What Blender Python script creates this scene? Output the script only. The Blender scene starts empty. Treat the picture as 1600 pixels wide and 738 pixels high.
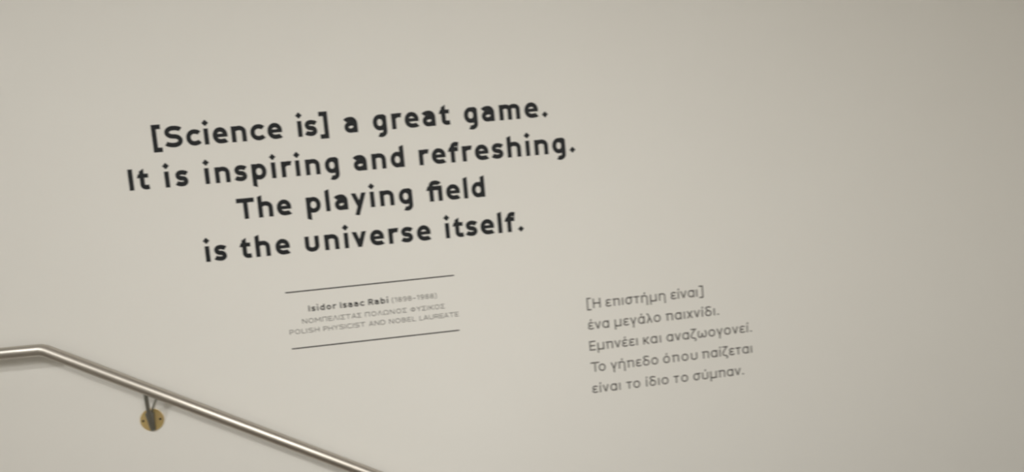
import bpy, bmesh, math, random
from mathutils import Vector, Matrix

# ------------------------------------------------------------------ scene frame
# world: x along the lettered wall, y into it, z up; upper landing floor is z = 0
sc = bpy.context.scene
WY = 2.66            # face of the lettered wall
CZ = 1.40            # camera height above the landing
R = math.radians

cam_d = bpy.data.cameras.new('camera')
cam = bpy.data.objects.new('camera', cam_d)
sc.collection.objects.link(cam)
sc.camera = cam
cam_d.sensor_width = 36.0
cam_d.lens = 1150 / 1600 * 36.0
cam_d.clip_start = 0.02
cam.location = (0, 0, CZ)
cam.rotation_euler = (R(84.752265), R(5.084152), R(-6.669705))
cam_d.dof.use_dof = True                      # the photo is slightly out of focus
cam_d.dof.focus_distance = 1.55
cam_d.dof.aperture_fstop = 3.4
cam_d.dof.aperture_ratio = 0.5

w = bpy.data.worlds.new('world'); sc.world = w; w.use_nodes = True
w.node_tree.nodes['Background'].inputs[0].default_value = (1.0, 0.95, 0.86, 1)
w.node_tree.nodes['Background'].inputs[1].default_value = 0.05

def area(name, loc, target, sx, sy, power, col, spread=180):
    d = bpy.data.lights.new(name, 'AREA'); d.shape = 'RECTANGLE'; d.size = sx; d.size_y = sy
    d.energy = power; d.color = col; d.spread = R(spread)
    o = bpy.data.objects.new(name, d); sc.collection.objects.link(o)
    o.location = loc
    o.rotation_euler = (Vector(target) - Vector(loc)).to_track_quat('-Z', 'Y').to_euler()
    return o

WARM = (0.980, 0.965, 0.930)
# small ceiling lamp to the left: casts the rail's shadow
area('ceiling_spot_light', (-2.75, -0.05, 2.88), (-0.1, WY, 0.5), 0.15, 0.15, 12.4, WARM, 110)
# unseen aimed lamp, added to brighten the lower middle of the wall
area('wall_fill_light', (0.1, -1.2, 2.9), (0.1, WY, 0.5), 0.4, 0.4, 7.6, WARM, 68)
# ceiling panels
area('ceiling_panel_light', (-2.2, -1.2, 2.97), (-2.2, -1.2, 0), 1.2, 0.6, 31, WARM)
area('ceiling_panel_light', (1.6, -1.2, 2.97), (1.6, -1.2, 0), 1.2, 0.6, 30, WARM)
area('ceiling_panel_light', (1.6, -2.4, 2.97), (1.6, -2.4, 0), 1.2, 0.6, 111, WARM)
# lamp above the landing, close to the wall: a second, very faint shadow
area('landing_light', (-1.7, 1.74, 2.97), (-1.7, 1.74, 0), 0.3, 0.3, 0.8, WARM)

vs = sc.view_settings
vs.view_transform = 'Standard'; vs.look = 'None'; vs.gamma = 1.0; vs.use_curve_mapping = False
vs.exposure = 0.0

# ------------------------------------------------------------------ materials
def mat(name, col, rough=0.6, metal=0.0, spec=0.5):
    m = bpy.data.materials.new(name); m.use_nodes = True
    b = m.node_tree.nodes['Principled BSDF']
    b.inputs['Base Color'].default_value = (*col, 1)
    b.inputs['Roughness'].default_value = rough
    b.inputs['Metallic'].default_value = metal
    b.inputs['Specular IOR Level'].default_value = spec
    return m, b, m.node_tree

def noise_col(m, b, nt, scale, c0, c1, bump=0.0, bscale=None, detail=4):
    tc = nt.nodes.new('ShaderNodeTexCoord')
    n = nt.nodes.new('ShaderNodeTexNoise'); n.inputs['Scale'].default_value = scale; n.inputs['Detail'].default_value = detail
    nt.links.new(tc.outputs['Object'], n.inputs['Vector'])
    mix = nt.nodes.new('ShaderNodeMix'); mix.data_type = 'RGBA'
    mix.inputs[6].default_value = (*c0, 1); mix.inputs[7].default_value = (*c1, 1)
    nt.links.new(n.outputs['Fac'], mix.inputs[0]); nt.links.new(mix.outputs[2], b.inputs['Base Color'])
    if bump:
        n2 = nt.nodes.new('ShaderNodeTexNoise'); n2.inputs['Scale'].default_value = bscale or scale * 8
        n2.inputs['Detail'].default_value = 5
        nt.links.new(tc.outputs['Object'], n2.inputs['Vector'])
        bp = nt.nodes.new('ShaderNodeBump'); bp.inputs['Strength'].default_value = bump; bp.inputs['Distance'].default_value = 0.001
        nt.links.new(n2.outputs['Fac'], bp.inputs['Height']); nt.links.new(bp.outputs['Normal'], b.inputs['Normal'])

m_wall, b_, n_ = mat('painted_wall', (0.78, 0.765, 0.72), 0.75, spec=0.25)
noise_col(m_wall, b_, n_, 2.5, (0.775, 0.757, 0.713), (0.785, 0.772, 0.728), 0.25, 260)
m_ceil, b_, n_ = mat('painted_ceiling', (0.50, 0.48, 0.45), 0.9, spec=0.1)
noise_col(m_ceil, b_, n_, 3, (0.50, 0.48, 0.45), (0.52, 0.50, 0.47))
m_floor, b_, n_ = mat('stone_floor', (0.27, 0.23, 0.19), 0.45)
noise_col(m_floor, b_, n_, 6, (0.28, 0.255, 0.22), (0.34, 0.31, 0.27), 0.1, 40)
m_step, b_, n_ = mat('stone_step', (0.27, 0.23, 0.19), 0.45)
noise_col(m_step, b_, n_, 9, (0.23, 0.195, 0.16), (0.30, 0.26, 0.215), 0.1, 40)
m_base, _, _ = mat('painted_baseboard', (0.45, 0.44, 0.42), 0.5)

m_steel, b_, nt = mat('brushed_steel', (0.57, 0.535, 0.485), 0.4, 1.0)
tc = nt.nodes.new('ShaderNodeTexCoord'); n = nt.nodes.new('ShaderNodeTexNoise'); n.inputs['Scale'].default_value = 4
nt.links.new(tc.outputs['Object'], n.inputs['Vector'])
mr = nt.nodes.new('ShaderNodeMapRange'); mr.inputs[3].default_value = 0.40; mr.inputs[4].default_value = 0.43
nt.links.new(n.outputs['Fac'], mr.inputs[0]); nt.links.new(mr.outputs[0], b_.inputs['Roughness'])
m_brass, b_, nt = mat('brass_toned_steel', (0.62, 0.47, 0.22), 0.36, 0.75)
noise_col(m_brass, b_, nt, 30, (0.80, 0.66, 0.24), (0.80, 0.56, 0.32))
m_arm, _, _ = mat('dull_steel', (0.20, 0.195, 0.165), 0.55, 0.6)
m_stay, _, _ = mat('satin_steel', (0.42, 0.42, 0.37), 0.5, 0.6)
m_screw, _, _ = mat('dark_screw', (0.10, 0.08, 0.06), 0.4, 1.0)
m_black, _, _ = mat('charcoal_vinyl', (0.014, 0.0155, 0.017), 0.6, spec=0.22)
m_rule, _, _ = mat('dark_grey_vinyl', (0.022, 0.021, 0.019), 0.55, spec=0.3)
m_grey, _, _ = mat('grey_vinyl', (0.088, 0.082, 0.073), 0.55, spec=0.3)

# ------------------------------------------------------------------ helpers
def link(name, bm, m, parent=None, smooth=False):
    me = bpy.data.meshes.new(name); bm.normal_update(); bm.to_mesh(me); bm.free()
    me.materials.append(m)
    if smooth:
        for p in me.polygons: p.use_smooth = True
    o = bpy.data.objects.new(name, me); sc.collection.objects.link(o)
    if parent: o.parent = parent
    return o

def box(bm, x0, x1, y0, y1, z0, z1):
    v = [bm.verts.new((x, y, z)) for z in (z0, z1) for y in (y0, y1) for x in (x0, x1)]
    for f in ((0, 2, 3, 1), (4, 5, 7, 6), (0, 1, 5, 4), (1, 3, 7, 5), (3, 2, 6, 7), (2, 0, 4, 6)):
        bm.faces.new([v[i] for i in f])

def struct(name, boxes, m, bevel=0):
    bm = bmesh.new()
    for b in boxes: box(bm, *b)
    if bevel: bmesh.ops.bevel(bm, geom=bm.edges[:], offset=bevel, segments=2, affect='EDGES')
    o = link(name, bm, m); o['kind'] = 'structure'
    return o

def thing(name, label, cat, loc):
    o = bpy.data.objects.new(name, None); sc.collection.objects.link(o)
    o.empty_display_size = 0.05
    o.location = loc; o['label'] = label; o['category'] = cat
    return o

def frames(pts):
    """mitred cross-section frames along a polyline"""
    out = []
    for i, p in enumerate(pts):
        a = (pts[i] - pts[i-1]).normalized() if i else (pts[1] - pts[0]).normalized()
        b = (pts[i+1] - pts[i]).normalized() if i < len(pts) - 1 else a
        out.append((a, b))
    return out

def tube(bm, pts, rad, seg=32, caps=True, squash=None):
    pts = [Vector(p) for p in pts]
    fr = frames(pts)
    t0 = fr[0][1]
    u = t0.cross(Vector((0, 0, 1)))
    u = u.normalized() if u.length > 1e-3 else Vector((1, 0, 0))
    v = u.cross(t0).normalized()
    rings = []
    for i, p in enumerate(pts):
        r = rad[i] if isinstance(rad, (list, tuple)) else rad
        a, b = fr[i]
        nrm = (a + b).normalized()
        ring = []
        for k in range(seg):
            th = 2 * math.pi * k / seg
            q = u * math.cos(th) * r + v * math.sin(th) * r
            # slide along incoming direction onto the mitre plane
            q = q - a * (q.dot(nrm) / a.dot(nrm))
            ring.append(bm.verts.new(p + q))
        rings.append(ring)
        if i < len(pts) - 1:                       # parallel transport
            rot = a.rotation_difference(b); u = rot @ u; v = rot @ v
    for i in range(len(rings) - 1):
        for k in range(seg):
            bm.faces.new((rings[i][k], rings[i][(k+1) % seg], rings[i+1][(k+1) % seg], rings[i+1][k]))
    if caps:
        bm.faces.new(rings[0][::-1]); bm.faces.new(rings[-1])
    bmesh.ops.recalc_face_normals(bm, faces=bm.faces[:])

# ------------------------------------------------------------------ the setting
SX = -1.56                       # top nosing of the flight beside the wall
RISE, RUN, NS = 0.160, 0.2863, 10
LOW = -RISE * NS                 # lower floor
X0, X1, Y0 = -5.0, 5.6, -3.2
FY = WY - 1.75                   # front edge of the stair flight
H = 3.0
struct('wall_back', [(X0, X1, WY, WY + 0.2, LOW - 0.2, H)], m_wall)
struct('wall_left', [(X0 - 0.2, X0, Y0 - 0.2, WY + 0.2, -0.2, H)], m_wall)
struct('wall_right', [(X1, X1 + 0.2, Y0 - 0.2, WY + 0.2, LOW - 0.2, H)], m_wall)
struct('wall_front', [(X0, X1, Y0 - 0.2, Y0, -0.2, H)], m_wall)
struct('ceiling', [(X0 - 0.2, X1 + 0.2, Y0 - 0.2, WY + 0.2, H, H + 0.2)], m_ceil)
struct('floor', [(X0, SX, FY, WY, -0.2, 0.0), (X0, X1, Y0, FY, -0.2, 0.0)], m_floor)
struct('floor_lower', [(SX + NS * RUN, X1, FY, WY, LOW - 0.2, LOW), (SX, X1, FY - 0.12, FY, LOW - 0.2, -0.2)], m_floor)
st = struct('floor_stairs', [(SX, SX + 0.02, FY, WY, LOW, -0.2)], m_step)
for k in range(NS - 1):
    bm = bmesh.new()
    box(bm, SX + k * RUN, SX + (k + 1) * RUN, FY, WY, LOW - 0.02, -(k + 1) * RISE)
    link('step', bm, m_step, st)
struct('baseboard_back', [(X0, SX, WY - 0.012, WY, 0.0, 0.08)], m_base)

# ------------------------------------------------------------------ handrail
OFF = 0.070
RR = 0.0204
BX, BZ = -1.324, CZ - 0.4631                 # where the level rail turns down the stairs
SL = 0.5592                                  # slope of the flight
RY = WY - OFF
EX = 1.25
hand = thing('handrail', 'brushed steel tube handrail fixed to the wall, level then sloping down', 'handrail', (BX, RY, BZ))
def hl(x, y, z): return (x - BX, y - RY, z - BZ)
bm = bmesh.new()
lvl = 0.013                                   # the level part is a touch off level, as in the photo
def zl(x): return BZ + (x - BX) * -lvl
pts = [hl(-2.55, WY - 0.001, zl(-2.5)), hl(-2.55, RY + 0.02, zl(-2.5)), hl(-2.53, RY, zl(-2.5)), hl(-1.42, RY, zl(-1.42)),
       hl(BX - 0.008, RY, zl(BX)-0.0003), hl(BX + 0.007, RY, BZ - 0.007 * SL - 0.001),
       hl(EX, RY, BZ - (EX - BX) * SL), hl(EX + 0.02, RY + 0.02, BZ - (EX + 0.02 - BX) * SL), hl(EX + 0.02, WY - 0.001, BZ - (EX + 0.02 - BX) * SL)]
tube(bm, pts, RR, 48)
rail = link('rail_tube', bm, m_steel, hand, True)

def bracket(fx, fz, rx, slope):
    """flange on the wall with a round arm rising to the underside of the rail"""
    rz = (BZ - (rx - BX) * SL if rx > BX else zl(rx)) - RR * 0.93
    bm = bmesh.new()
    a = Vector(hl(fx - 0.0005, WY - 0.004, fz - 0.028)); d = Vector(hl(rx, RY, rz + 0.006))
    b1 = a + Vector((0.001, -0.022, 0.002)); b2 = d + Vector((-0.004, 0.012, -0.055))
    P = []
    for i in range(15):
        t = i / 14
        P.append(a * (1-t)**3 + b1 * 3*t*(1-t)**2 + b2 * 3*t*t*(1-t) + d * t**3)
    tube(bm, P, 0.0066, 20)
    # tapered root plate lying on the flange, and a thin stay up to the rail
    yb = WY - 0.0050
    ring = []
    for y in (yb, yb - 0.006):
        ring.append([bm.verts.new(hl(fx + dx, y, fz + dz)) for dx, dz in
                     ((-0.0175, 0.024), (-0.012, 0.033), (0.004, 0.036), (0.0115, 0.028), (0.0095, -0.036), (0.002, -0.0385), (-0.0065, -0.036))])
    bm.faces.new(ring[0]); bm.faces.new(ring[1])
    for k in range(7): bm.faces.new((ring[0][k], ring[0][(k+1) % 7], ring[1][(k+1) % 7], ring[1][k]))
    sx = rx + 0.0335
    sz = (BZ - (sx - BX) * SL if sx > BX else zl(sx)) - RR * 0.9
    # saddle pressed to the rail
    s0 = Vector(hl(rx - 0.012, RY, rz + 0.0035 + (0.012 * slope))); s1 = Vector(hl(rx + 0.012, RY, rz + 0.0035 - 0.012 * slope))
    tube(bm, [s0, s1], 0.0075, 16)
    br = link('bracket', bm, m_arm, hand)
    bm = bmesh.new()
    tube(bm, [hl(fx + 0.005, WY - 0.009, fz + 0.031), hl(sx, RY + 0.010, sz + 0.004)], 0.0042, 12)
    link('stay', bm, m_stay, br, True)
    bm = bmesh.new()
    c = Vector(hl(fx, WY, fz)); n = 48; prof = [(0.0400, 0.0), (0.0400, 0.0035), (0.0388, 0.0050), (0.0, 0.0052)]
    rings = []
    for r, h in prof[:3]:
        rings.append([bm.verts.new(c + Vector((r * math.cos(2*math.pi*k/n), -h, r * math.sin(2*math.pi*k/n)))) for k in range(n)])
    for i in range(2):
        for k in range(n): bm.faces.new((rings[i][k], rings[i][(k+1) % n], rings[i+1][(k+1) % n], rings[i+1][k]))
    bm.faces.new(rings[2]); bm.faces.new(rings[0][::-1])
    bmesh.ops.recalc_face_normals(bm, faces=bm.faces[:])
    fl = link('flange', bm, m_brass, br); fl['label'] = 'round brass-coloured wall flange'
    for s in (-1, 1):
        bm = bmesh.new()
        q = c + Vector((s * 0.029, -0.0045, 0.0))
        n2 = 16; rg = []
        for r, h in ((0.0042, 0.0), (0.0040, 0.0018), (0.0026, 0.0026)):
            rg.append([bm.verts.new(q + Vector((r * math.cos(2*math.pi*k/n2), -h, r * math.sin(2*math.pi*k/n2)))) for k in range(n2)])
        for i in range(2):
            for k in range(n2): bm.faces.new((rg[i][k], rg[i][(k+1) % n2], rg[i+1][(k+1) % n2], rg[i+1][k]))
        bm.faces.new(rg[2]); bm.faces.new(rg[0][::-1])
        bmesh.ops.recalc_face_normals(bm, faces=bm.faces[:])
        link('screw', bm, m_screw, br)
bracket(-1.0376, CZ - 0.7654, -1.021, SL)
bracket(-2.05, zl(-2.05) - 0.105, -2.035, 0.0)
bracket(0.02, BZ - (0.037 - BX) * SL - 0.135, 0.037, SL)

# ------------------------------------------------------------------ lettering (own stroke alphabet)
XH = 76.0
DIA = 'DIA'

def build_path(items):
    """points; a 3-tuple (x, y, 'c') is the corner of a rounded quarter turn between its neighbours"""
    out = []
    for i, p in enumerate(items):
        if len(p) == 2 or p[2] != 'c':
            out.append((p[0], p[1]))
        else:
            p0 = items[i-1]; p1 = items[i+1]
            ox, oy = p0[0] + p1[0] - p[0], p0[1] + p1[1] - p[1]
            N = 8; e = 2 / 2.08
            for k in range(1, N):
                t = math.pi / 2 * k / N
                s, c = math.sin(t) ** e, math.cos(t) ** e
                out.append((ox + (p1[0] - ox) * s + (p0[0] - ox) * c, oy + (p1[1] - oy) * s + (p0[1] - oy) * c))
    r = [out[0]]
    for q in out[1:]:
        if math.hypot(q[0] - r[-1][0], q[1] - r[-1][1]) > 0.05: r.append(q)
    return r

def G(ch, w):
    """glyph: (width, left bearing, right bearing, strokes); a stroke is (items, slant0, slant1, closed)"""
    h = w / 2; X = XH; T = X - h + 0.8; B = h - 0.8; L = h; C = 100.0; A = 104.0
    CT = C - h + 0.8; m = (T + B) / 2
    S = lambda items, a=0, b=0, cl=False: (items, a, b, cl)
    def bowl(R_, T_=T, B_=B, L_=L, y=None):
        mx = (L_ + R_) / 2; my = (T_ + B_) / 2 if y is None else y
        return [(L_, my), (L_, T_, 'c'), (mx, T_), (R_, T_, 'c'), (R_, my), (R_, B_, 'c'), (mx, B_), (L_, B_, 'c'), (L_, my)]
    sl = 0.34
    if ch == '[': W = 42; return W, 1, .8, [S([(W, 112 - h), (h, 112 - h), (h, -18 + h), (W, -18 + h)])]
    if ch == ']': W = 42; return W, .8, 1, [S([(0, 112 - h), (W - h, 112 - h), (W - h, -18 + h), (0, -18 + h)])]
    if ch == '(': return 30, .7, .7, [S([(30, 106), (h, 100, 'c'), (h, 46), (h, -10, 'c'), (30, -14)])]
    if ch == ')': return 30, .7, .7, [S([(0, 106), (30-h, 100, 'c'), (30-h, 46), (30-h, -10, 'c'), (0, -14)])]
    if ch == '–': return 50, .8, .8, [S([(0, 42), (50, 42)])]
    if ch == '.': return 30 + (w - 22.5) * .9, .75, .75, [S([(15 + (w - 22.5) * .45, 12 + (w-22.5) * .3)], DIA)]
    if ch == 'i': return w, 1, 1, [S([(h, 0), (h, X)]), S([(h, 102)], DIA)]
    if ch in 'Iι' or ch == 'Ι': return w, 1, 1, [S([(h, 0), (h, X if ch == 'ι' else C)])]
    if ch == 'ί': return w, 1, 1, [S([(h, 0), (h, X)]), S([(h, X + 9), (h + 6, X + 30)])]
    if ch == 'l': return w, 1, 1, [S([(h, 0), (h, A)], 0, sl)]
    if ch in 'έάόύή':
        base = {'έ': 'ε', 'ά': 'α', 'ό': 'ο', 'ύ': 'υ', 'ή': 'η'}[ch]
        W, a, b, st_ = G(base, w)
        return W, a, b, st_ + [S([(W * .5, X + 9), (W * .5 + 6, X + 30)])]
    if ch in 'oο': W = 68; return W, .8, .8, [S(bowl(W - h), 0, 0, True)]
    if ch in 'c':
        W = 66; r = W - h
        return W, .8, .6, [S([(W - 5, T - 9), (W - 12, T, 'c'), (r * .55 + 8, T), (L, T, 'c'), (L, m), (L, B, 'c'), (r * .55 + 8, B), (W - 12, B, 'c'), (W - 4, B + 9)])]
    if ch == 'e':
        W = 69; r = W - h; mx = (L + r) / 2
        return W, .8, .75, [S([(L, m), (r + h * .3, m)]) + (.74,), S([(r, m - h * .74), (r, m + 2), (r, T, 'c'), (mx, T), (L, T, 'c'), (L, m), (L, B, 'c'), (mx + 2, B), (W - 12, B, 'c'), (W - 6, B + 4)], 0, .25)]
    if ch == 's':
        W = 57; r = W - h; mx = W / 2; q1 = (T + m) / 2; q3 = (m + B) / 2
        return W, .7, .75, [S([(W - 4, T - 8), (W - 12, T, 'c'), (mx, T), (L, T, 'c'), (L, q1 + 1), (L, m, 'c'), (mx, m), (r, m, 'c'), (r, q3 - 1), (r, B, 'c'), (mx, B), (12, B, 'c'), (3, B + 8)])]
    if ch == 'a':
        W = 64; r = W - h; mx = W / 2; bt = 44 - (22 - w) * .1
        return W, .75, .95, [S([(6, T - 9), (12, T, 'c'), (mx, T), (r, T, 'c'), (r, m + 4), (r, 0)]),
                             S([(r, bt), (mx, bt), (L, bt, 'c'), (L, (bt + B) / 2), (L, B, 'c'), (mx - 2, B), (r, B, 'c'), (r, (bt + B) / 2 + 3)])]
    if ch == 'α':
        W = 66; r = W - h; mx = (L + r) / 2
        return W, .8, .95, [S(bowl(r), 0, 0, True), S([(r, X), (r, 0)])]
    if ch == 'g':
        W = 67; r = W - h; mx = (L + r) / 2; D = -34 + h
        return W, .8, 1, [S([(mx, T), (r - 5, T), (r, T - 4), (r, D + 18), (r, D + 1, 'c'), (mx + 4, D), (mx - 8, D + 3)], 0, -.3),
                          S([(r, m), (r, T, 'c'), (mx, T), (L, T, 'c'), (L, m), (L, B, 'c'), (mx, B), (r, B, 'c'), (r, m)], 0, 0, True)]
    if ch == 'n':
        W = 70; r = W - h; mx = (L + r) / 2 + 1
        return W, 1, 1, [S([(L, 0), (L, X)]), S([(L, T - 13), (L + 4, T, 'c'), (mx, T), (r, T, 'c'), (r, T - 20), (r, 0)])]
    if ch == 'm':
        W = 105; r = W - h; c = W / 2; 
        return W, 1, 1, [S([(L, 0), (L, X)]), S([(L, T - 11), (L + 3, T, 'c'), ((L + c) / 2, T), (c, T, 'c'), (c, T - 16), (c, 0)]),
                         S([(c, T - 11), (c + 3, T, 'c'), ((r + c) / 2, T), (r, T, 'c'), (r, T - 16), (r, 0)])]
    if ch == 'h':
        W = 70; r = W - h; mx = (L + r) / 2 + 1
        return W, 1, 1, [S([(L, 0), (L, A)], 0, sl), S([(L, T - 13), (L + 4, T, 'c'), (mx, T), (r, T, 'c'), (r, T - 20), (r, 0)])]
    if ch in 'uυ':
        W = 69 if ch == 'u' else 64; r = W - h; mx = (L + r) / 2
        return W, 1, 1, [S([(L, X), (L, B + 20), (L, B, 'c'), (mx, B), (r, B, 'c'), (r, B + 20), (r, X)])]
    if ch == 'd':
        W = 67; r = W - h; mx = (L + r) / 2
        return W, .8, 1, [S([(r, 0), (r, A)], 0, sl), S([(r, m), (r, T, 'c'), (mx, T), (L, T, 'c'), (L, m), (L, B, 'c'), (mx, B), (r, B, 'c'), (r, m)], 0, 0, True)]
    if ch == 'b':
        W = 67; r = W - h
        return W, 1, .8, [S([(L, 0), (L, A)], 0, sl), S(bowl(r), 0, 0, True)]
    if ch == 'p':
        W = 70; r = W - h
        return W, 1, .8, [S([(L, -32), (L, X)], sl, 0), S(bowl(r), 0, 0, True)]
    if ch == 'r':
        W = 48; return W, 1, .5, [S([(L, 0), (L, X)]), S([(L, T - 16), (L + 6, T, 'c'), (W - 14, T), (W + 1, T - 1)], 0, -.2)]
    if ch == 't':
        W = 51; x = 15 + h * .6
        return W, .6, .6, [S([(x, 93), (x, B + 14), (x, B, 'c'), (x + 17, B), (W + 1, B + 2)], -.6, 0), S([(2, X - h), (W, X - h)], .4, 0) + (.9,)]
    if ch == 'f':
        W = 50; x = 9 + h
        return W, .6, .4, [S([(x, 0), (x, C - h - 16), (x, C - h + 1, 'c'), (x + 17, C - h + 1), (W + 1, C - h - 2)]), S([(0, X - h), (W - 2, X - h)], .4, 0)]
    if ch == 'ﬁ':
        W = 75; x = 10 + h; r = W - h
        return W, .6, 1, [S([(x, 0), (x, C - h - 14), (x, C - h + 3, 'c'), (x + 18, C - h + 3), (W - 16, C - h + 3, 'c'), (W - 13, C - h - 6)]),
                          S([(0, X - h), (r, X - h), (r, 0)], .4, 0)]
    if ch == 'v': return 70, .45, .45, [S([(h * 1.02, X), (35, h * .6)], .38, 0), S([(70 - h * 1.02, X), (35, h * .6)], -.38, 0), S([(35 - h*.75, 2), (35 + h*.75, 2)][:0] or [(35, h * 1.6), (35, 0)])]
    if ch == 'ν': return 62, .45, .45, [S([(h, X), (31, h * .4)], .3, 0), S([(62 - h, X), (31, h * .4)], -.3, 0)]
    if ch == 'y': return 72, .45, .45, [S([(h, X), (37, 10)], .38, 0), S([(72 - h, X), (22, -32)], -.38, .2)]
    if ch == 'γ': return 62, .45, .45, [S([(h, X), (31, 8)], .3, 0), S([(62 - h, X), (31, 8), (31, -30)], -.3, 0)]
    if ch in 'xχ': return 60, .5, .5, [S([(h, X), (60 - h, 0)]), S([(60 - h, X), (h, 0)])]
    if ch == 'λ': return 60, .45, .45, [S([(6, A - h), (18, A - h - 2, 'c'), (24, A - 26), (60 - h, 0)]), S([(35, 62), (h, 0)])]
    if ch == 'κ': return 56, 1, .5, [S([(L, 0), (L, X)]), S([(L, 38), (20, 38), (54, X)]), S([(20, 38), (55, 0)])]
    if ch == 'ε':
        W = 54; return W, .75, .7, [S([(W - 3, T - 8), (W - 8, T, 'c'), (W / 2, T), (L + 2, T, 'c'), (L + 2, m + 17), (L + 2, m, 'c'), (W / 2 + 2, m), (W - 12, m)]),
                                    S([(W - 12, m), (W / 2, m), (L, m, 'c'), (L, m - 17), (L, B, 'c'), (W / 2, B), (W - 8, B, 'c'), (W - 1, B + 9)])]
    if ch == 'π': W = 68; return W, .7, 1, [S([(0, X - h), (W - h - 9, X - h), (W - h, X - h, 'c'), (W - h, X - h - 9), (W - h, 0)]), S([(15, 0), (15, X - h)])]
    if ch == 'σ': return 74, .8, .4, [S(bowl(64 - h), 0, 0, True), S([(32, T), (74, T)])]
    if ch == 'τ': return 54, .5, .5, [S([(0, X - h), (54, X - h)]), S([(27, 0), (27, X)])]
    if ch in 'μ':
        W = 66; r = W - h; mx = (L + r) / 2
        return W, 1, 1, [S([(L, X), (L, -30)]), S([(L, B + 20), (L, B, 'c'), (mx, B), (r, B, 'c'), (r, B + 20), (r, X)]), S([(r, X), (r, 0)])]
    if ch == 'η':
        W = 64; r = W - h; mx = (L + r) / 2
        return W, 1, 1, [S([(L, 0), (L, X)]), S([(L, T - 13), (L + 4, T, 'c'), (mx, T), (r, T, 'c'), (r, T - 20), (r, -30)])]
    if ch == 'δ':
        W = 66; r = W - h; mx = (L + r) / 2
        return W, .8, .8, [S(bowl(r, 64 - h), 0, 0, True), S([(mx + 4, 64 - h), (L + 5, 72, 'c'), (L + 5, 84), (L + 5, A - h, 'c'), (mx, A - h), (W - 6, A - h - 6)])]
    if ch == 'ζ': return 54, .6, .6, [S([(4, A - h), (50, A - h), (L, 52, 'c'), (L, 26), (L, B, 'c'), (32, B), (50, B, 'c'), (50, -12), (40, -26)])]
    if ch == 'ω':
        W = 92; r = W - h; c = W / 2
        return W, .8, .8, [S([(18, X - 3), (L, X - 8, 'c'), (L, m - 2), (L, B, 'c'), ((L + c) / 2, B), (c, B, 'c'), (c, m + 12)]),
                           S([(W - 18, X - 3), (r, X - 8, 'c'), (r, m - 2), (r, B, 'c'), ((r + c) / 2, B), (c, B, 'c'), (c, m + 12)])]
    # ---- capitals
    if ch in 'TΤ': W = 84; return W, .5, .5, [S([(0, C - h), (W, C - h)]), S([(W / 2, 0), (W / 2, C)])]
    if ch == 'S':
        W = 80; r = W - h; mx = W / 2; mm = 51; q1 = (CT + mm) / 2; q3 = (mm + B) / 2
        return W, .75, .8, [S([(W - 6, CT - 9), (W - 14, CT, 'c'), (mx, CT), (L, CT, 'c'), (L, q1), (L, mm + 1, 'c'), (mx, mm), (r, mm - 1, 'c'), (r, q3), (r, B, 'c'), (mx, B), (14, B, 'c'), (3, B + 10)])]
    if ch in 'EΕ': W = 60; return W, 1, .6, [S([(W, C - h), (h, C - h), (h, h), (W, h)]), S([(h, 50), (W - 5, 50)])]
    if ch in 'HΗ': W = 74; return W, 1, 1, [S([(h, 0), (h, C)]), S([(W - h, 0), (W - h, C)]), S([(h, 50), (W - h, 50)])]
    if ch in 'NΝ': W = 78; return W, 1, 1, [S([(h, 0), (h, C)]), S([(W - h, 0), (W - h, C)]), S([(h, C), (W - h, 0)])]
    if ch in 'MΜ': W = 92; return W, 1, 1, [S([(h, 0), (h, C)]), S([(W - h, 0), (W - h, C)]), S([(h, C), (W / 2, 35), (W - h, C)])]
    if ch in 'OΟ': W = 84; return W, .8, .8, [S(bowl(W - h, CT), 0, 0, True)]
    if ch == 'Π': W = 76; return W, 1, 1, [S([(h, 0), (h, C - h), (W - h, C - h), (W - h, 0)])]
    if ch == 'Λ': W = 78; return W, .4, .4, [S([(h, 0), (W / 2, C), (W - h, 0)])]
    if ch in 'AΑ': W = 78; return W, .4, .4, [S([(h, 0), (W / 2, C), (W - h, 0)]), S([(16, 30), (W - 16, 30)])]
    if ch == 'Σ': W = 64; return W, .8, .6, [S([(W, C - h), (4, C - h), (38, 50), (4, h), (W, h)])]
    if ch == 'Ω':
        W = 86; r = W - h; return W, .7, .7, [S([(0, h), (30, h), (L, 30, 'c'), (L, 58), (L, CT, 'c'), (W / 2, CT), (r, CT, 'c'), (r, 58), (r, 30, 'c'), (W - 30, h), (W, h)])]
    if ch == 'Φ': W = 86; return W, .8, .8, [S(bowl(W - h, 86 - h, 14 + h), 0, 0, True), S([(W / 2, 0), (W / 2, C)])]
    if ch in 'YΥ': W = 76; return W, .4, .4, [S([(h, C), (W / 2, 46), (W - h, C)]), S([(W / 2, 0), (W / 2, 46)])]
    if ch in 'KΚ': W = 70; return W, 1, .5, [S([(h, 0), (h, C)]), S([(W - 4, C), (22, 50), (W - 2, 0)]), S([(h, 50), (24, 50)])]
    if ch == 'P': W = 66; return W, 1, .7, [S([(h, 0), (h, C - h), (40, C - h), (W - h, C - h, 'c'), (W - h, 70), (W - h, 44, 'c'), (40, 44), (h, 44)])]
    if ch == 'R': W = 70; return W, 1, .7, [S([(h, 0), (h, C - h), (42, C - h), (W - h, C - h, 'c'), (W - h, 72), (W - h, 46, 'c'), (42, 46), (h, 46)]), S([(38, 46), (W - 4, 0)])]
    if ch == 'B': W = 68; return W, 1, .8, [S([(h, h), (h, C - h), (38, C - h), (W - h - 3, C - h, 'c'), (W - h - 3, 74), (W - h - 3, 52, 'c'), (38, 52), (h, 52)]), S([(38, 52), (W - h, 52, 'c'), (W - h, 31), (W - h, h, 'c'), (38, h), (h, h)])]
    if ch == 'D': W = 78; return W, 1, .8, [S([(h, h), (h, C - h), (38, C - h), (W - h, C - h, 'c'), (W - h, 50), (W - h, h, 'c'), (38, h), (h, h)])]
    if ch == 'L': W = 56; return W, 1, .5, [S([(h, C), (h, h), (W, h)])]
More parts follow.
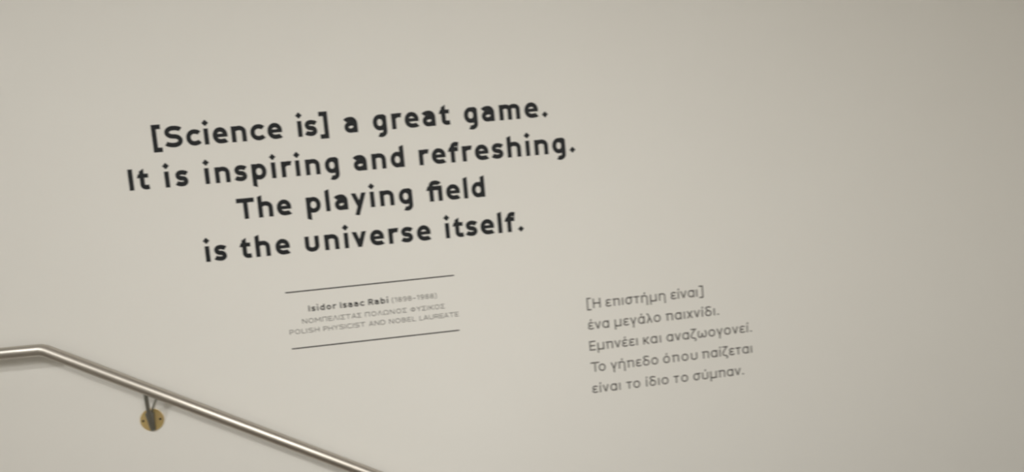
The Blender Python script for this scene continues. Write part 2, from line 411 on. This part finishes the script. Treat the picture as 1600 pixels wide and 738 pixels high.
    if ch == 'U': W = 76; r = W - h; return W, 1, 1, [S([(h, C), (h, 36), (h, B, 'c'), (W / 2, B), (r, B, 'c'), (r, 36), (r, C)])]
    if ch == 'C': W = 78; r = W - h; return W, .8, .7, [S([(W - 3, CT - 12), (W - 12, CT, 'c'), (W / 2 + 3, CT), (L, CT, 'c'), (L, 50), (L, B, 'c'), (W / 2 + 3, B), (W - 12, B, 'c'), (W - 3, B + 12)])]
    if ch == '1': W = 34; return W, .8, 1, [S([(2, C - 22), (W - h, C - 2), (W - h, 0)])]
    if ch == '8': W = 62; return W, .8, .8, [S(bowl(W - h - 3, CT, 52, L + 3), 0, 0, True), S(bowl(W - h, 52, B), 0, 0, True)]
    if ch == '9': W = 62; r = W - h; return W, .8, .8, [S(bowl(r, CT, 42), 0, 0, True), S([(r, 66), (r, B, 'c'), (W / 2, B), (10, B + 4)])]
    raise KeyError(ch)

XS = 1.0          # horizontal stretch of the current face
def add_stroke(bm, items, s0, s1, closed, w, u, ox, oz, th):
    """one pen stroke as a thin raised strip; x right, z up, out of the wall is -y"""
    h = w / 2
    items = [(p[0] * XS,) + tuple(p[1:]) for p in items]
    if s0 == DIA:
        x, y = items[0]; r = 16.5 * (w / 22.5) ** .75
        P = [(x - r, y), (x, y - r), (x + r, y), (x, y + r)]
        f = [bm.verts.new((ox + a * u, -th, oz + b * u)) for a, b in P]
        k = [bm.verts.new((ox + a * u, 0, oz + b * u)) for a, b in P]
        bm.faces.new(f)
        for i in range(4): bm.faces.new((f[i], k[i], k[(i+1) % 4], f[(i+1) % 4]))
        return
    P = build_path(items)
    if closed and math.hypot(P[0][0] - P[-1][0], P[0][1] - P[-1][1]) < .05: P = P[:-1]
    n = len(P); Lf, Rt = [], []
    for i in range(n):
        def d(a, b):
            v = Vector((b[0] - a[0], b[1] - a[1])); return v.normalized()
        if closed:
            a = d(P[i-1], P[i]); b = d(P[i], P[(i+1) % n])
        else:
            a = d(P[i-1], P[i]) if i else d(P[0], P[1])
            b = d(P[i], P[i+1]) if i < n - 1 else a
        t = (a + b).normalized(); nn = Vector((-t.y, t.x)); k = h / max(0.45, nn.dot(Vector((-a.y, a.x))))
        p = Vector(P[i]); l = p + nn * k; r = p - nn * k
        if not closed and i == 0 and s0:
            l += a * s0 * h; r -= a * s0 * h
        if not closed and i == n - 1 and s1:
            l -= a * s1 * h; r += a * s1 * h
        Lf.append(l); Rt.append(r)
    V = lambda q, y: bm.verts.new((ox + q.x * u, y, oz + q.y * u))
    lf = [V(q, -th) for q in Lf]; rf = [V(q, -th) for q in Rt]
    lb = [V(q, 0) for q in Lf]; rb = [V(q, 0) for q in Rt]
    rng = range(n) if closed else range(n - 1)
    for i in rng:
        j = (i + 1) % n
        bm.faces.new((lf[i], rf[i], rf[j], lf[j]))
        bm.faces.new((lf[j], lb[j], lb[i], lf[i])); bm.faces.new((rf[i], rb[i], rb[j], rf[j]))
    if not closed:
        bm.faces.new((lf[0], lb[0], rb[0], rf[0])); bm.faces.new((rf[-1], rb[-1], lb[-1], lf[-1]))

def glyph_bm(bm, ch, w, u, ox, oz):
    gw, a, b, strokes = G(ch, w)
    for k, (items, s0, s1, cl, *wf) in enumerate(strokes):
        add_stroke(bm, items, s0, s1, cl, w * (wf[0] if wf else 1.0), u, ox, oz, 0.0004 + 0.00003 * k)

def word_layout(word, x0, x1, w, u):
    gl = [G(c, w) for c in word]
    gl = [(g[0] * XS,) + g[1:] for g in gl]
    tot = sum(g[0] for g in gl) * u
    wt = [(gl[i][2] + gl[i+1][1]) / 2 for i in range(len(gl) - 1)]
    if not wt: return [(word[0], (x0 + x1 - tot) / 2)], 0, 1.0
    gap = (x1 - x0 - tot) / sum(wt)
    xs = []; x = x0
    for i, c in enumerate(word):
        xs.append((c, x)); x += gl[i][0] * u + (wt[i] * gap if i < len(wt) else 0)
    return xs, gap / u, 1.0

def word_parts(parent, lines, w, u, m, mode, names, xs=1.0):
    global XS
    XS = xs
    org = parent.location
    for words, z in lines:
        line_bm = bmesh.new() if mode == 'line' else None
        for word, x0, x1 in words:
            pos, gap, _ = word_layout(word, x0, x1, w, u)
            wbm = bmesh.new() if mode == 'word' else None
            for ch, x in pos:
                bm = bmesh.new() if mode == 'letter' else (wbm if mode == 'word' else line_bm)
                glyph_bm(bm, ch, w, u, x - org.x, CZ + z - org.z)
                if mode == 'letter':
                    o = link({'[': 'square_bracket', ']': 'square_bracket', '.': 'full_stop'}.get(ch, 'letter'), bm, m, parent)
            if mode == 'word': link('word', wbm, m, parent)
        if mode == 'line': link(names, line_bm, m, parent)

q = thing('wall_quotation', 'large bold charcoal English quotation in four centred lines on the wall', 'lettering', (-0.230, WY, CZ - 0.24))
word_parts(q, [
    ([("[Science", -0.9135, -0.4800), ("is]", -0.4275, -0.3215), ("a", -0.2665, -0.2212), ("great", -0.1675, 0.1040), ("game.", 0.1550, 0.4585)], 0.1750),
    ([("It", -1.0085, -0.9425), ("is", -0.8900, -0.8125), ("inspiring", -0.7570, -0.3000), ("and", -0.2490, -0.0705), ("refreshing.", -0.0185, 0.5490)], 0.0397),
    ([("The", -0.6640, -0.4790), ("playing", -0.4280, -0.0550), ("ﬁeld", -0.0020, 0.2060)], -0.0928),
    ([("is", -0.7880, -0.7160), ("the", -0.6700, -0.4995), ("universe", -0.4475, -0.0030), ("itself.", 0.0495, 0.3350)], -0.2300),
], 21.8, 0.000725, m_black, 'letter', None)

a = thing('wall_attribution', 'small grey caption in three centred lines between two thin dark rules', 'lettering', (-0.2345, WY, CZ - 0.57))
word_parts(a, [([("Isidor", -0.4610, -0.3635), ("Isaac", -0.3500, -0.2635), ("Rabi", -0.2500, -0.1790)], -0.4423)], 20, 0.000215, m_rule, 'line', 'name_line', 1.17)
word_parts(a, [([("(1898–1988)", -0.1665, -0.0045)], -0.4423)], 12.5, 0.000175, m_grey, 'line', 'date_text', 1.22)
word_parts(a, [([("ΝΟΜΠΕΛΙΣΤΑΣ", -0.4875, -0.2795), ("ΠΟΛΩΝΟΣ", -0.2660, -0.1175), ("ΦΥΣΙΚΟΣ", -0.1035, 0.0205)], -0.4838)], 12.5, 0.000170, m_grey, 'line', 'caption_line', 1.30)
word_parts(a, [([("POLISH", -0.5355, -0.4310), ("PHYSICIST", -0.4175, -0.2685), ("AND", -0.2560, -0.1970), ("NOBEL", -0.1835, -0.0880), ("LAUREATE", -0.0740, 0.0680)], -0.5185)], 12.5, 0.000170, m_grey, 'line', 'caption_line', 1.30)
for z in (-0.3667, -0.5702):
    bm = bmesh.new(); box(bm, -0.300, 0.300, -0.0005, 0, z + 0.57 - 0.0022, z + 0.57 + 0.0022)
    link('rule_line', bm, m_rule, a)

g = thing('wall_translation', 'small light grey Greek text in five left-aligned lines to the right of the caption', 'lettering', (0.860, WY, CZ - 0.87))
word_parts(g, [
    ([("[Η", 0.5450, 0.5977), ("επιστήμη", 0.6165, 0.8477), ("είναι]", 0.8684, 0.9959)], -0.5442),
    ([("ένα", 0.5432, 0.6239), ("μεγάλο", 0.6451, 0.8236), ("παιχνίδι.", 0.8442, 1.0528)], -0.6236),
    ([("Εμπνέει", 0.5426, 0.7281), ("και", 0.7496, 0.8191), ("αναζωογονεί.", 0.8407, 1.1791)], -0.7038),
    ([("Το", 0.5414, 0.5981), ("γήπεδο", 0.6177, 0.8020), ("όπου", 0.8214, 0.9564), ("παίζεται", 0.9755, 1.1748)], -0.7856),
    ([("είναι", 0.5402, 0.6492), ("το", 0.6724, 0.7259), ("ίδιο", 0.7483, 0.8367), ("το", 0.8570, 0.9139), ("σύμπαν.", 0.9347, 1.1375)], -0.8669),
], 13.0, 0.000368, m_grey, 'word', None, 1.08)
